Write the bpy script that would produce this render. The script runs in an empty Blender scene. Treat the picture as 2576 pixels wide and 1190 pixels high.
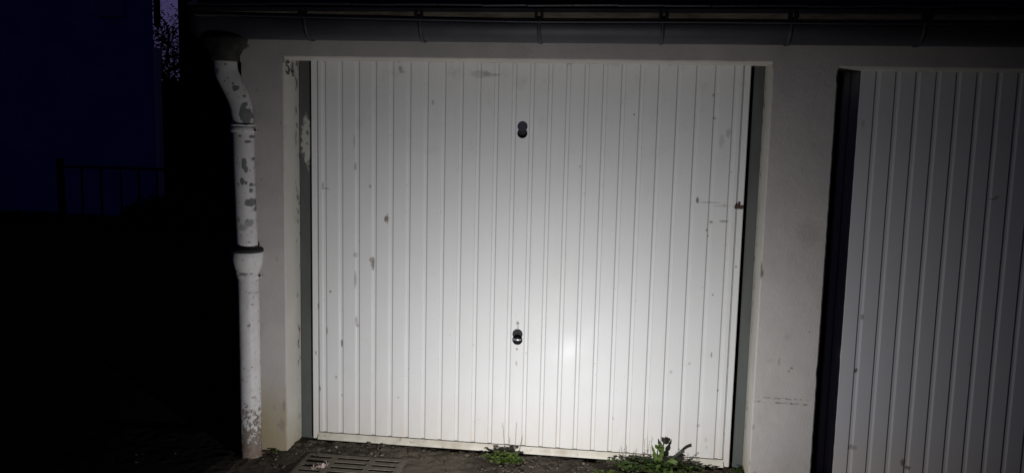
import bpy, bmesh, math, random
from mathutils import Vector, Matrix, noise
R = math.radians
random.seed(54)
S = bpy.context.scene
COL = S.collection

# ------------------------------------------------------------------ camera
cd = bpy.data.cameras.new('camera'); cam = bpy.data.objects.new('camera', cd); COL.objects.link(cam)
right = Vector((.99176, .12608, .02271)); up = Vector((-.03748, .11605, .99254)); back = Vector((.1225, -.98521, .11982))
M = Matrix((right, up, back)).transposed().to_4x4(); M.translation = Vector((0, -4.13, 1.66))
cam.matrix_world = M
cd.sensor_width = 36; cd.lens = 36 * 2079 / 2576; cd.clip_start = .05; cd.clip_end = 2000
S.camera = cam
# ------------------------------------------------------------------ night sky
W = bpy.data.worlds.new('World'); S.world = W; W.use_nodes = True
nt = W.node_tree; nt.nodes.clear()
def N(t, typ, **kw):
    n = t.nodes.new(typ)
    for k, v in kw.items(): setattr(n, k, v)
    return n
wo = N(nt, 'ShaderNodeOutputWorld'); bg = N(nt, 'ShaderNodeBackground'); bg2 = N(nt, 'ShaderNodeBackground'); add = N(nt, 'ShaderNodeAddShader')
sky = N(nt, 'ShaderNodeTexSky', sky_type='NISHITA'); sky.sun_disc = False
sky.sun_elevation = R(-4); sky.sun_rotation = R(20)
tint = N(nt, 'ShaderNodeMix', data_type='RGBA', blend_type='MULTIPLY'); tint.inputs[0].default_value = 1
nt.links.new(sky.outputs[0], tint.inputs[6]); tint.inputs[7].default_value = (.5, .42, 1, 1)
nt.links.new(tint.outputs[2], bg.inputs[0]); bg.inputs[1].default_value = .05
# town glow low over the houses behind the garage row
tc = N(nt, 'ShaderNodeTexCoord'); dot = N(nt, 'ShaderNodeVectorMath', operation='DOT_PRODUCT')
dot.inputs[1].default_value = Vector((-.42, .89, .20)).normalized()
nt.links.new(tc.outputs['Generated'], dot.inputs[0])
rp = N(nt, 'ShaderNodeMapRange'); rp.inputs[1].default_value = .80; rp.inputs[2].default_value = 1.0
nt.links.new(dot.outputs['Value'], rp.inputs[0])
cl = N(nt, 'ShaderNodeMix', data_type='RGBA'); cl.inputs[6].default_value = (.0030, .0033, .0122, 1); cl.inputs[7].default_value = (.040, .033, .088, 1)
nt.links.new(rp.outputs[0], cl.inputs[0]); nt.links.new(cl.outputs[2], bg2.inputs[0]); bg2.inputs[1].default_value = 1
nt.links.new(bg.outputs[0], add.inputs[0]); nt.links.new(bg2.outputs[0], add.inputs[1]); nt.links.new(add.outputs[0], wo.inputs[0])
# ------------------------------------------------------------------ the hand torch held low in front of the door
ld = bpy.data.lights.new('torch_light', 'SPOT'); lamp = bpy.data.objects.new('torch_light', ld); COL.objects.link(lamp)
lamp.location = (-.29, -1.62, .16)
lamp.rotation_euler = (Vector((-.38, 0, .21)) - lamp.location).to_track_quat('-Z', 'Y').to_euler()
ld.energy = 123; ld.spot_size = R(142); ld.spot_blend = 1.0; ld.shadow_soft_size = .018; ld.color = (.995, .992, 1)
# ------------------------------------------------------------------ exposure
S.view_settings.view_transform = 'Standard'; S.view_settings.look = 'None'
S.view_settings.exposure = 0; S.view_settings.gamma = 1

# ================================================================== helpers
def link(o, parent=None):
    COL.objects.link(o)
    if parent: o.parent = parent
    return o
def obj(name, bm, mat, parent=None, smooth=False):
    me = bpy.data.meshes.new(name); bmesh.ops.recalc_face_normals(bm, faces=bm.faces); bm.to_mesh(me); bm.free()
    if mat: me.materials.append(mat)
    if smooth:
        for p in me.polygons: p.use_smooth = True
    return link(bpy.data.objects.new(name, me), parent)
def obj_raw(name, bm, mat, parent=None, smooth=False):
    me = bpy.data.meshes.new(name); bm.to_mesh(me); bm.free()
    if mat: me.materials.append(mat)
    if smooth:
        for p in me.polygons: p.use_smooth = True
    return link(bpy.data.objects.new(name, me), parent)
def empty(name, loc=(0, 0, 0)):
    o = bpy.data.objects.new(name, None); o.location = loc; return link(o)
def tag(o, label=None, cat=None, group=None, kind=None):
    for k, v in (('label', label), ('category', cat), ('group', group), ('kind', kind)):
        if v: o[k] = v
    return o
def off(parent, v):   # world coordinate to the parent's local one (parents are only translated)
    return Vector(v) - parent.location
def box(bm, x0, x1, y0, y1, z0, z1, bev=0):
    r = bmesh.ops.create_cube(bm, size=1, matrix=Matrix.Translation(((x0+x1)/2, (y0+y1)/2, (z0+z1)/2)) @ Matrix.Diagonal((x1-x0, y1-y0, z1-z0, 1)))
    if bev:
        es = list({e for v in r['verts'] for e in v.link_edges})
        bmesh.ops.bevel(bm, geom=es, offset=bev, segments=2, affect='EDGES')
def tube(bm, pts, rad, seg=24, caps=True):
    pts = [Vector(p) for p in pts]; n = len(pts); rings = []
    if not isinstance(rad, (list, tuple)): rad = [rad]*n
    ref = None
    for i, p in enumerate(pts):
        t = (pts[min(i+1, n-1)] - pts[max(i-1, 0)]).normalized()
        if ref is None:
            ref = Vector((0, 1, 0)) if abs(t.y) < .9 else Vector((1, 0, 0))
        a = (ref - t*ref.dot(t)).normalized(); ref = a; b = t.cross(a)
        rings.append([bm.verts.new(p + (a*math.cos(q) + b*math.sin(q))*rad[i]) for q in [2*math.pi*k/seg for k in range(seg)]])
    for A, B in zip(rings, rings[1:]):
        for k in range(seg): bm.faces.new((A[k], A[(k+1) % seg], B[(k+1) % seg], B[k]))
    if caps: bm.faces.new(rings[0][::-1]); bm.faces.new(rings[-1])
def lathe(bm, prof, cx, cy, seg=40):   # prof: (radius, z)
    rings = [[bm.verts.new((cx + r*math.cos(2*math.pi*k/seg), cy + r*math.sin(2*math.pi*k/seg), z)) for k in range(seg)] for r, z in prof]
    for A, B in zip(rings, rings[1:]):
        for k in range(seg): bm.faces.new((A[k], A[(k+1) % seg], B[(k+1) % seg], B[k]))

class Mat:
    def __init__(s, name, rough=.6, metal=0, spec=.5):
        s.m = bpy.data.materials.new(name); s.m.use_nodes = True; s.t = s.m.node_tree
        s.b = s.t.nodes['Principled BSDF']
        s.b.inputs['Roughness'].default_value = rough; s.b.inputs['Metallic'].default_value = metal
        s.b.inputs['Specular IOR Level'].default_value = spec
        s.co = N(s.t, 'ShaderNodeTexCoord').outputs['Object']
    def n(s, typ, **kw): return N(s.t, typ, **kw)
    def set(s, sock, v):
        if isinstance(v, (tuple, list)): sock.default_value = (*v, 1)[:4] if len(sock.default_value) == 4 else v
        elif isinstance(v, (int, float)): sock.default_value = v
        else: s.t.links.new(v, sock)
    def noise(s, scale, detail=4, rough=.55, stretch=(1, 1, 1), co=None):
        mp = s.n('ShaderNodeMapping'); mp.inputs['Scale'].default_value = stretch; s.set(mp.inputs[0], co or s.co)
        x = s.n('ShaderNodeTexNoise'); s.set(x.inputs['Vector'], mp.outputs[0])
        x.inputs['Scale'].default_value = scale; x.inputs['Detail'].default_value = detail; x.inputs['Roughness'].default_value = rough
        return x.outputs['Fac']
    def ramp(s, f, a, b, lo=0., hi=1.):
        x = s.n('ShaderNodeMapRange'); x.clamp = True; s.set(x.inputs[0], f)
        for i, v in enumerate((a, b, lo, hi)): x.inputs[i+1].default_value = v
        return x.outputs[0]
    def math(s, op, a, b=0.):
        x = s.n('ShaderNodeMath', operation=op); s.set(x.inputs[0], a); s.set(x.inputs[1], b); return x.outputs[0]
    def mix(s, f, a, b):
        x = s.n('ShaderNodeMix', data_type='RGBA'); s.set(x.inputs[0], f); s.set(x.inputs[6], a); s.set(x.inputs[7], b); return x.outputs[2]
    def xyz(s):
        x = s.n('ShaderNodeSeparateXYZ'); s.set(x.inputs[0], s.co); return x.outputs
    def color(s, c): s.set(s.b.inputs['Base Color'], c); return s
    def bump(s, h, strength=.3, dist=.002):
        x = s.n('ShaderNodeBump'); x.inputs['Strength'].default_value = strength; x.inputs['Distance'].default_value = dist
        s.set(x.inputs['Height'], h); s.set(s.b.inputs['Normal'], x.outputs[0]); return s
    def marks(s, lst, wob=.35, nscale=60, soft=.35):
        """mask of worn, dirty or shadow-painted spots: (x, z, half width, half height, strength) in object coordinates"""
        wn = s.n('ShaderNodeTexNoise'); wn.inputs['Scale'].default_value = nscale; wn.inputs['Detail'].default_value = 3; s.set(wn.inputs['Vector'], s.co)
        w = s.math('MULTIPLY', s.math('SUBTRACT', wn.outputs['Fac'], .5), wob*3)
        o = s.xyz(); out = None
        for x, z, rx, rz, st in lst:
            dx = s.math('MULTIPLY', s.math('SUBTRACT', o[0], x), 1/rx); dz = s.math('MULTIPLY', s.math('SUBTRACT', o[2], z), 1/rz)
            dd = s.math('SQRT', s.math('ADD', s.math('MULTIPLY', dx, dx), s.math('MULTIPLY', dz, dz)))
            m = s.ramp(s.math('ADD', dd, w), 1-soft, 1+soft, st, 0)
            out = m if out is None else s.math('MAXIMUM', out, m)
        return out

# ================================================================== materials
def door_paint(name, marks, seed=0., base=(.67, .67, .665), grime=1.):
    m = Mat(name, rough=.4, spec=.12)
    o = m.xyz()
    big = m.ramp(m.noise(2.2, 5, .6), .42, .72)                       # faint overall grime
    streak = m.ramp(m.noise(5, 5, .65, (6, 1, .35)), .52, .78)
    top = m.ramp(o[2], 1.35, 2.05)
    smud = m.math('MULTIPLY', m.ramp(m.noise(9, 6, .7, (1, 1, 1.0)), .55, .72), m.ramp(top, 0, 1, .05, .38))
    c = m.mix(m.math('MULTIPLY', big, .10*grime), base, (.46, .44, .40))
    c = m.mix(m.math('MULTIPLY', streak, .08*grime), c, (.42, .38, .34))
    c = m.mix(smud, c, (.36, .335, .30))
    edge = m.math('MULTIPLY', m.ramp(o[1], .0005, .002), m.ramp(o[1], .0078, .006))       # darker on the steps of the channels
    c = m.mix(m.math('MULTIPLY', edge, m.ramp(m.noise(8, 4, .6, (3, 1, .6)), .3, .7, .0, .22)), c, (.34, .31, .28))
    low = m.math('MULTIPLY', m.ramp(o[2], .34, .04), m.ramp(m.noise(7, 5, .6, (3, 1, 1)), .2, .75, .25, 1))
    c = m.mix(m.math('MULTIPLY', low, .5), c, (.54, .44, .33))       # splashed mud low down
    spk = m.ramp(m.noise(55, 2, .5), .735, .76)
    c = m.mix(m.math('MULTIPLY', spk, .45), c, (.2, .17, .14))
    if marks:
        c = m.mix(m.marks(marks, .75, 110, .28), c, (.13, .11, .09))
    m.color(c)
    m.set(m.b.inputs['Roughness'], m.ramp(m.noise(6, 4, .6), .3, .7, .38, .5))
    m.b.inputs['Coat Weight'].default_value = .013; m.b.inputs['Coat Roughness'].default_value = .17
    m.bump(m.math('ADD', m.math('ADD', m.noise(3.0, 2, .4, (1, 1, .5)), m.math('MULTIPLY', m.noise(16, 3, .6), .16)), m.math('MULTIPLY', m.noise(900, 1), .03)), .28, .006)
    return m.m
door_marks = [  # x, z, rx, rz, strength
 (-1.17, 1.225, .009, .016, .85), (-1.163, 1.225, .006, .022, .7), (-1.24, .99, .008, .028, .75), (-1.247, 1.008, .012, .012, .6), (-1.335, 1.03, .010, .012, .4),
 (-1.335, .90, .006, .04, .45), (-1.33, .68, .006, .022, .5), (-1.325, .655, .008, .01, .45), (-1.47, .83, .006, .007, .7), (-1.535, .75, .004, .014, .6),
 (-1.49, .62, .005, .02, .6), (-1.41, .555, .006, .02, .75), (-1.53, .30, .005, .014, .7), (-1.41, .27, .005, .006, .5), (-1.44, .37, .006, .008, .5),
 (-1.55, .50, .004, .01, .6), (-1.335, 1.49, .005, .02, .5), (-1.255, 1.39, .006, .009, .55), (-1.51, 1.385, .004, .02, .5), (-1.49, 1.37, .018, .003, .55),
 (-1.34, 1.62, .004, .03, .35), (-.66, 1.965, .020, .014, .5), (-.63, 1.962, .04, .007, .35), (-1.10, 1.985, .010, .014, .5), (-1.09, 1.97, .012, .006, .4),
 (-.93, 1.82, .006, .012, .45), (-.69, 1.965, .05, .018, .25), (.40, 1.37, .007, .014, .85), (.455, 1.362, .05, .0035, .38), (.52, 1.347, .045, .003, .3),
 (.53, 1.35, .007, .010, .3), (.47, 1.265, .007, .006, .7), (.53, 1.272, .02, .005, .55), (.45, 1.225, .005, .006, .7), (.458, 1.195, .004, .006, .5),
 (.497, .905, .004, .006, .6), (.50, 1.66, .012, .03, .22), (.53, 1.70, .012, .02, .3), (.45, 1.88, .006, .007, .5), (.46, 1.77, .008, .006, .5),
 (.075, 1.78, .004, .006, .6), (.40, .55, .008, .006, .35), (.505, .60, .004, .014, .6), (.545, .42, .005, .006, .65), (.46, .23, .010, .008, .3),
 (.50, .16, .008, .012, .2), (.506, .12, .006, .006, .25), (-.474, .575, .006, .007, .55), (-.476, .50, .005, .012, .45), (-.4735, .712, .007, .009, .75), (-.472, .692, .005, .010, .4),
 (-.18, 1.52, .006, .008, .25), (.31, .50, .006, .008, .35), (-1.10, .28, .006, .005, .4), (.03, .24, .006, .006, .35), (.6, 1.05, .005, .006, .7)]
DOOR = door_paint('white_door_paint', door_marks)
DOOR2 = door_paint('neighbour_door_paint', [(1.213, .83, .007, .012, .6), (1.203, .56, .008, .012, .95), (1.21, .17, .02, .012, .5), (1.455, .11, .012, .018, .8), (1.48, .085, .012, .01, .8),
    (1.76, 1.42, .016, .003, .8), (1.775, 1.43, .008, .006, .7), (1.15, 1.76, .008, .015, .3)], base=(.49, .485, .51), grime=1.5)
RUBBER_SHADE = Mat('dark_cavity', .8).color((.012, .012, .014)).m  # black of the rubber seal; also painted as shade in holes and interior
m = Mat('grey_green_frame', .55); c = m.mix(m.ramp(m.noise(8, 5, .6, (1, 1, .3)), .4, .7), (.085, .092, .087), (.06, .066, .062))
c = m.mix(m.marks([(-1.602, 1.62, .026, .11, 1.), (-1.60, 1.58, .020, .09, 1.)], .5, 45, .2), c, (.40, .40, .37))
c = m.mix(m.marks([(-1.597, 1.655, .007, .013, 1.), (-1.60, 1.60, .005, .007, .8)], .5, 80, .2), c, (.13, .12, .12))
FRAME = m.color(c).bump(m.noise(120, 3), .2).m

# rendered masonry
m = Mat('painted_render', .88, spec=.2); o = m.xyz()
cloud = m.ramp(m.noise(1.7, 6, .6), .35, .7)
c = m.mix(cloud, (.53, .497, .475), (.43, .405, .39))
c = m.mix(m.math('MULTIPLY', m.ramp(m.noise(6, 5, .7, (1, 1, .5)), .5, .75), .3), c, (.28, .27, .26))
# yellow-green damp at the foot of the left pier and along the ground
damp = m.math('MULTIPLY', m.ramp(m.math('ADD', o[2], m.math('MULTIPLY', m.noise(6, 4), .26)), .60, .24), m.ramp(o[0], -1.35, -1.75))
c = m.mix(m.math('MULTIPLY', damp, .85), c, (.33, .265, .14))
foot = m.ramp(m.math('ADD', o[2], m.math('MULTIPLY', m.noise(9, 4), .25)), .30, .12)
c = m.mix(m.math('MULTIPLY', foot, .5), c, (.33, .265, .19))
wm = [(.693, 1.048, .009, .022, .9), (.693, 1.07, .004, .03, .8), (.662, 1.64, .006, .012, .7), (.76, .63, .016, .008, .12), (.83, .75, .014, .014, .14), (.86, .60, .006, .005, .7), (.848, .585, .005, .004, .6),
      (.80, .63, .006, .02, .3), (.93, .78, .003, .004, .6), (.90, 1.25, .05, .06, .2), (.89, 1.22, .03, .03, .18), (.70, .30, .006, .012, .4), (.69, .12, .006, .016, .5), (.72, .07, .01, .01, .4),
      (-1.842, 2.074, .020, .013, 1), (-1.840, 2.080, .010, .022, .8), (-1.78, 1.86, .006, .006, .4), (-1.765, 1.42, .003, .004, .7), (-1.66, 1.70, .004, .006, .5), (-1.69, 1.02, .006, .012, .3), (-1.71, .24, .006, .012, .25), (-1.69, .15, .010, .010, .25),  # first two marks paint the notch shadow beside the gutter outlet
      (-1.66, .25, .008, .03, .4), (-1.67, .15, .015, .03, .35)]
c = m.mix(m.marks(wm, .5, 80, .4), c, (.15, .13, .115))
# two dashed cracks across the pier
def dash(z, st):
    d = m.ramp(m.math('ABSOLUTE', m.math('SUBTRACT', m.math('ADD', o[2], m.math('MULTIPLY', m.noise(30, 2), .008)), z)), .002, .006, 1, 0)
    br = m.ramp(m.noise(46, 3, .6), .44, .6)
    xr = m.math('MULTIPLY', m.ramp(o[0], .69, .705), m.ramp(o[0], .955, .935))
    return m.math('MULTIPLY', m.math('MULTIPLY', m.math('MULTIPLY', d, br), xr), st)
c = m.mix(m.math('MAXIMUM', dash(.453, .6), dash(.432, .85)), c, (.15, .12, .11))
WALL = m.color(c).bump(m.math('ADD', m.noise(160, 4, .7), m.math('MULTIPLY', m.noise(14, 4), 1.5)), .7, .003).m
# smoother cream paint of the reveals, chipped along the edge
m = Mat('reveal_paint', .75, spec=.25); o = m.xyz()
c = m.mix(m.ramp(m.noise(3, 5), .35, .7), (.56, .54, .49), (.47, .45, .41))
chip = m.math('MULTIPLY', m.ramp(m.noise(26, 4, .65, (1, 1, .7)), .56, .62), m.ramp(o[1], -.042, -.01))
c = m.mix(chip, c, (.13, .10, .07))
foot = m.ramp(m.math('ADD', o[2], m.math('MULTIPLY', m.noise(9, 4), .25)), .34, .14)
c = m.mix(m.math('MULTIPLY', foot, .55), c, (.40, .33, .2))
REVEAL = m.color(c).bump(m.noise(60, 4), .5, .002).m

m = Mat('zinc', .55, metal=.35); c = m.mix(m.ramp(m.noise(7, 5, .6, (.5, 1, 1)), .35, .7), (.055, .057, .070), (.036, .037, .045))
ZINC = m.color(c).bump(m.noise(20, 3), .3, .003).m
m = Mat('outlet_metal', .8); OUTLET = m.color(m.mix(m.ramp(m.noise(20, 4), .4, .6), (.032, .033, .026), (.016, .013, .011))).m
BLACKMETAL = Mat('black_strap', .6).color((.012, .012, .012)).m
m = Mat('eave_board_wood', .85); c = m.mix(m.ramp(m.noise(9, 5, .65, (1, 1, 5)), .35, .65), (.30, .27, .20), (.14, .11, .075))
EAVE = m.color(c).bump(m.noise(30, 4, .6, (1, 1, 6)), .5).m
m = Mat('slate', .45); SLATE = m.color(m.mix(m.ramp(m.noise(6, 4), .3, .7), (.03, .031, .036), (.045, .045, .048))).bump(m.noise(60, 4), .4).m
CHROME = Mat('chrome', .38, metal=1).color((.85, .85, .9)).m
DARKSTEEL = Mat('dark_steel', .45, metal=.6).color((.012, .013, .015)).m
STENCIL = Mat('stencil_black', .8).color((.015, .015, .015)).m
RUST = Mat('rusty_bolt', .85).color((.07, .033, .026)).m

# ---- downpipe paint
pipe_marks = [(-1.87, 1.971, 0.0059, 0.0047, 1),
  (-1.913, 1.939, 0.0105, 0.0152, 0.75),
  (-1.877, 1.893, 0.0041, 0.0035, 0.9),
  (-1.827, 1.861, 0.0141, 0.0141, 1), (-1.838, 1.882, 0.0053, 0.0053, 1), (-1.794, 1.823, 0.0053, 0.0064, 0.9), (-1.814, 1.817, 0.0029, 0.0023, 0.8), (-1.788, 1.73, 0.0223, 0.041, 1), (-1.796, 1.754, 0.0152, 0.0293, 1), (-1.789, 1.784, 0.0105, 0.0105, 1), (-1.784, 1.694, 0.0117, 0.0094, 1), (-1.842, 1.7, 0.0064, 0.007, 0.8), (-1.814, 1.633, 0.0111, 0.0047, 1), (-1.795, 1.658, 0.0047, 0.0029, 0.8), (-1.771, 1.631, 0.0059, 0.007, 1), (-1.784, 1.606, 0.0129, 0.0064, 1), (-1.797, 1.5, 0.0117, 0.0288, 1), (-1.79, 1.471, 0.0082, 0.0165, 1), (-1.766, 1.523, 0.0055, 0.0082, 1), (-1.764, 1.502, 0.0041, 0.0055, 1), (-1.76, 1.476, 0.0034, 0.0034, 0.9), (-1.805, 1.415, 0.0096, 0.0192, 1), (-1.791, 1.408, 0.0069, 0.0082, 1), (-1.772, 1.397, 0.0062, 0.0096, 1), (-1.773, 1.368, 0.0062, 0.0123, 1), (-1.773, 1.31, 0.022, 0.0192, 1), (-1.75, 1.278, 0.0165, 0.0233, 1), (-1.781, 1.211, 0.0178, 0.0192, 0.65), (-1.806, 1.189, 0.022, 0.0165, 0.45), (-1.828, 1.225, 0.0082, 0.0137, 0.7), (-1.73, 1.154, 0.0055, 0.0096, 0.9), (-1.806, 0.958, 0.0261, 0.0069, 0.9), (-1.77, 0.96, 0.0069, 0.0034, 0.8), (-1.73, 0.963, 0.0082, 0.0055, 0.7), (-1.755, 0.92, 0.0041, 0.0034, 0.5), (-1.758, 0.861, 0.0096, 0.0027, 0.4), (-1.826, 0.878, 0.0082, 0.0021, 0.4)]
m = Mat('downpipe_paint', .5, spec=.35); o = m.xyz()
c = m.mix(m.ramp(m.noise(12, 5), .4, .75), (.62, .61, .60), (.54, .52, .51))
c = m.mix(m.marks(pipe_marks, .42, 55, .12), c, (.155, .16, .16))
dirt = m.ramp(m.math('SUBTRACT', m.noise(38, 6, .8), m.math('MULTIPLY', m.ramp(o[2], .10, .38), .17)), .42, .47)
c = m.mix(m.math('MULTIPLY', dirt, .9), c, (.15, .105, .075))
c = m.mix(m.ramp(m.math('ADD', o[2], m.math('MULTIPLY', m.noise(20, 3), .05)), .11, .05, 0, .75), c, (.2, .13, .09))
PIPE = m.color(c).bump(m.math('SUBTRACT', m.noise(20, 3), m.math('MULTIPLY', dirt, .8)), .5, .004).m

# ---- ground
m = Mat('asphalt_and_dirt', .92, spec=.15); o = m.xyz()
c = m.mix(m.ramp(m.noise(5, 6, .65), .35, .7), (.135, .112, .088), (.065, .055, .045))
c = m.mix(m.ramp(m.noise(45, 5, .7), .5, .72), c, (.21, .17, .13))
# trowelled cement round the drain
cem = m.math('MULTIPLY', m.ramp(m.math('ADD', o[0], m.math('MULTIPLY', m.noise(5, 4), .2)), -1.02, -.94), m.ramp(m.math('ADD', o[0], m.math('MULTIPLY', m.noise(9, 4), .25)), -.54, -.60))
cem = m.math('MULTIPLY', cem, m.ramp(o[1], -.03, -.09))
c = m.mix(m.math('MULTIPLY', cem, .8), c, (.21, .18, .135))
c = m.mix(m.ramp(m.math('ADD', o[0], m.math('MULTIPLY', m.noise(6, 4), .15)), -1.72, -1.88), c, (.022, .02, .019))   # passage asphalt darkened: dimness beyond the torch put into its colour
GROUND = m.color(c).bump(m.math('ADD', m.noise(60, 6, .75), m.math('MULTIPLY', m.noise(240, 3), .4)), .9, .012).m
m = Mat('gravel_stone', .9, spec=.2); inf = m.n('ShaderNodeObjectInfo')
GRAVEL = m.color(m.mix(m.ramp(m.noise(14, 2), .3, .7), (.16, .135, .105), (.06, .05, .04))).m
m = Mat('cast_iron_drain', .75); DRAIN = m.color(m.mix(m.ramp(m.noise(30, 5, .7), .35, .7), (.22, .19, .14), (.12, .10, .075))).bump(m.noise(120, 4), .5, .002).m
m = Mat('drain_dirt', .95); DARKDIRT = m.color((.02, .016, .012)).m
m = Mat('dry_scrap', .8); SCRAP = m.color(m.mix(m.ramp(m.noise(60, 4), .35, .65), (.50, .40, .36), (.28, .2, .17))).m
def leafmat(name, a, b, sc=40):
    m = Mat(name, .5, spec=.3); m.color(m.mix(m.ramp(m.noise(sc, 3), .3, .7), a, b))
    tr_ = m.n('ShaderNodeBsdfTranslucent'); tr_.inputs[0].default_value = (b[0]*1.6, b[1]*1.8, b[2], 1)
    mx = m.n('ShaderNodeMixShader'); mx.inputs[0].default_value = .3; out = m.t.nodes['Material Output']
    m.t.links.new(m.b.outputs[0], mx.inputs[1]); m.t.links.new(tr_.outputs[0], mx.inputs[2]); m.t.links.new(mx.outputs[0], out.inputs[0])
    return m.m
G1 = leafmat('fresh_green_leaf', (.20, .27, .05), (.08, .135, .03))
G2 = leafmat('dark_green_leaf', (.13, .19, .045), (.05, .085, .022))
STALK = leafmat('weed_stalk', (.11, .17, .04), (.07, .11, .03))
DRY = leafmat('dry_stalk', (.24, .20, .14), (.15, .12, .08))
SEED = leafmat('dark_seed_head', (.05, .045, .035), (.02, .02, .02))

# ================================================================== ground sheet
def ground_z(x, y):
    d = max(0, -y)
    z = .012 - .03*min(d, 4.5)*.35 if y < 0 else .012
    if y > .02: z = .0
    n = noise.fractal(Vector((x*3, y*3, 0)), 1., 2., 4)*.006 + noise.fractal(Vector((x*22, y*22, 5)), 1., 2., 3)*.0035
    # rubble packed along the doors
    near = max(0, 1-abs(y+.06)/.16) * (1 if -1.85 < x < 3.4 else 0)
    side = 1 if x < -1.02 or x > -.60 else .35
    return z + n*(1+1.8*near*side) + .008*near*side
def axis(lo, hi, step, far):
    a = [lo + i*step for i in range(int(round((hi-lo)/step))+1)]
    g = step; x = hi; r = []
    while x < far: g *= 1.5; x += g; r.append(x)
    g = step; x = lo; l = []
    while x > -far: g *= 1.5; x -= g; l.append(x)
    return l[::-1] + a + r
xs = axis(-2.6, 2.9, .0125, 300); ys = axis(-.95, .1, .0125, 300)
bm = bmesh.new(); vs = []
hole = (-1.49, -1.04, -.66, -.205)
for y in ys:
    row = []
    for x in xs:
        inside = -2.65 < x < 2.95 and -1.0 < y < .15
        z = ground_z(x, y) if inside else (-.045 if y < -1 else 0.)
        row.append(bm.verts.new((x, y, z)))
    vs.append(row)
for j in range(len(ys)-1):
    for i in range(len(xs)-1):
        cx = (xs[i]+xs[i+1])/2; cy = (ys[j]+ys[j+1])/2
        if hole[0] < cx < hole[1] and hole[2] < cy < hole[3]: continue
        bm.faces.new((vs[j][i], vs[j][i+1], vs[j+1][i+1], vs[j+1][i]))
ground = obj('ground', bm, GROUND, smooth=True); tag(ground, kind='structure')

# ================================================================== the garage row
G = tag(empty('garage_row', (0, 0, 0)), 'low rendered garage row with a slate roof and white ribbed metal doors', 'garage')
WY = -.17                       # front face of the wall; the door sheets are at y = 0
TOP = 1.995; TOPS = [2.021, 2.003]   # top of the piers; undersides of the two lintels
openings = [(-1.643, .690), (.98, 3.303)]
XL, XR = -1.868, 5.2
def jit(z, seed, a=.0013):
    v = noise.fractal(Vector((seed*7.1, z*28, 0)), 1., 2., 3)*a
    b = max(0, noise.noise(Vector((seed*3.3+9, z*11, 2)))-.42)*.014
    return v + b
zs = [-.08 + i*.0118 for i in range(int((TOP+.08)/.0118)+1)]; zs[-1] = TOP
bmw = bmesh.new(); bmr = bmesh.new()
def wall_strip(xa, xb, ja, jb):
    """a pier between two openings, with worn edges"""
    prev = None
    for z in zs:
        a = xa + (jit(z, ja) if ja else 0); b = xb - (jit(z, jb) if jb else 0)
        r = .006
        row = [bmw.verts.new(p) for p in ((a, WY+r, z), (a+r, WY, z), (b-r, WY, z), (b, WY+r, z))]
        if prev:
            for k in range(3): bmw.faces.new((prev[k], prev[k+1], row[k+1], row[k]))
        prev = row
    return
wall_strip(XL, openings[0][0], 0, 1)
wall_strip(openings[0][1], openings[1][0], 2, 3)
wall_strip(openings[1][1], XR, 4, 0)
def reveal(x, seed, sgn):
    prev = None
    for z in zs + [2.012, 2.024]:
        xx = x - sgn*jit(z, seed)
        row = [bmr.verts.new(p) for p in ((xx, WY+.006, z), (xx, -.10, z), (x, -.02, z), (x, .05, z), (x, .25, z))]
        if prev:
            for k in range(4): bmr.faces.new((prev[k], prev[k+1], row[k+1], row[k]))
        prev = row
reveal(openings[0][0], 1, 1); reveal(openings[0][1], 2, -1); reveal(openings[1][0], 3, 1); reveal(openings[1][1], 4, -1)
# lintel band
def ragged(x, zz): return zz + noise.fractal(Vector((x*11, zz, 0)), 1., 2., 4)*.0018
LX = [(XL, TOP, 0)]
for (xa, xb), zt_ in zip(openings, TOPS):
    LX.append((xa, TOP, 0))
    LX += [(xa + (xb-xa)*i/150, ragged(xa + (xb-xa)*i/150, zt_), 1) for i in range(151)]
    LX.append((xb, TOP, 0))
LX.append((XR, TOP, 0))
r0 = [bmw.verts.new((x, WY + (.006 if f else 0), z)) for x, z, f in LX]
r1 = [bmw.verts.new((x, WY, z + (.006 if f else .002))) for x, z, f in LX]; r2 = [bmw.verts.new((x, WY, 2.42)) for x, z, f in LX]
for A, B in ((r0, r1), (r1, r2)):
    for i in range(len(A)-1):
        if (A[i].co - A[i+1].co).length > 1e-5 and not (abs(A[i].co.x-A[i+1].co.x) < 1e-6): bmw.faces.new((A[i], A[i+1], B[i+1], B[i]))
for (xa, xb), zt_ in zip(openings, TOPS):         # soffits
    n = 150; A = [bmr.verts.new((xa + (xb-xa)*i/n, WY+.006, ragged(xa + (xb-xa)*i/n, zt_))) for i in range(n+1)]
    B = [bmr.verts.new((v.co.x, .30, zt_)) for v in A]
    for i in range(n): bmr.faces.new((A[i], A[i+1], B[i+1], B[i]))
# side, back and end walls
box(bmw, XL+.003, XL+.2, WY+.012, 5.2, -.1, 2.40)
box(bmw, XR-.2, XR-.003, WY+.012, 5.2, -.1, 2.40)
box(bmw, XL+.201, XR-.201, 5.0, 5.2, -.1, 2.40)
box(bmw, .80, .87, .26, 4.99, -.1, 2.38)      # party wall inside
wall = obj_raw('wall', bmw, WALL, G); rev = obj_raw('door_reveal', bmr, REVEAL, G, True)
tag(rev, 'cream painted reveals round the door openings')
# gable triangles closing the roof ends
for x in (XL+.01, XR-.21):
    bm = bmesh.new()
    for dx in (0, .19):
        bm.faces.new([bm.verts.new(p) for p in ((x+dx, WY+.02, 2.40), (x+dx, 5.19, 2.40), (x+dx, 2.5, 3.72))])
    obj('gable', bm, WALL, G)

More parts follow.
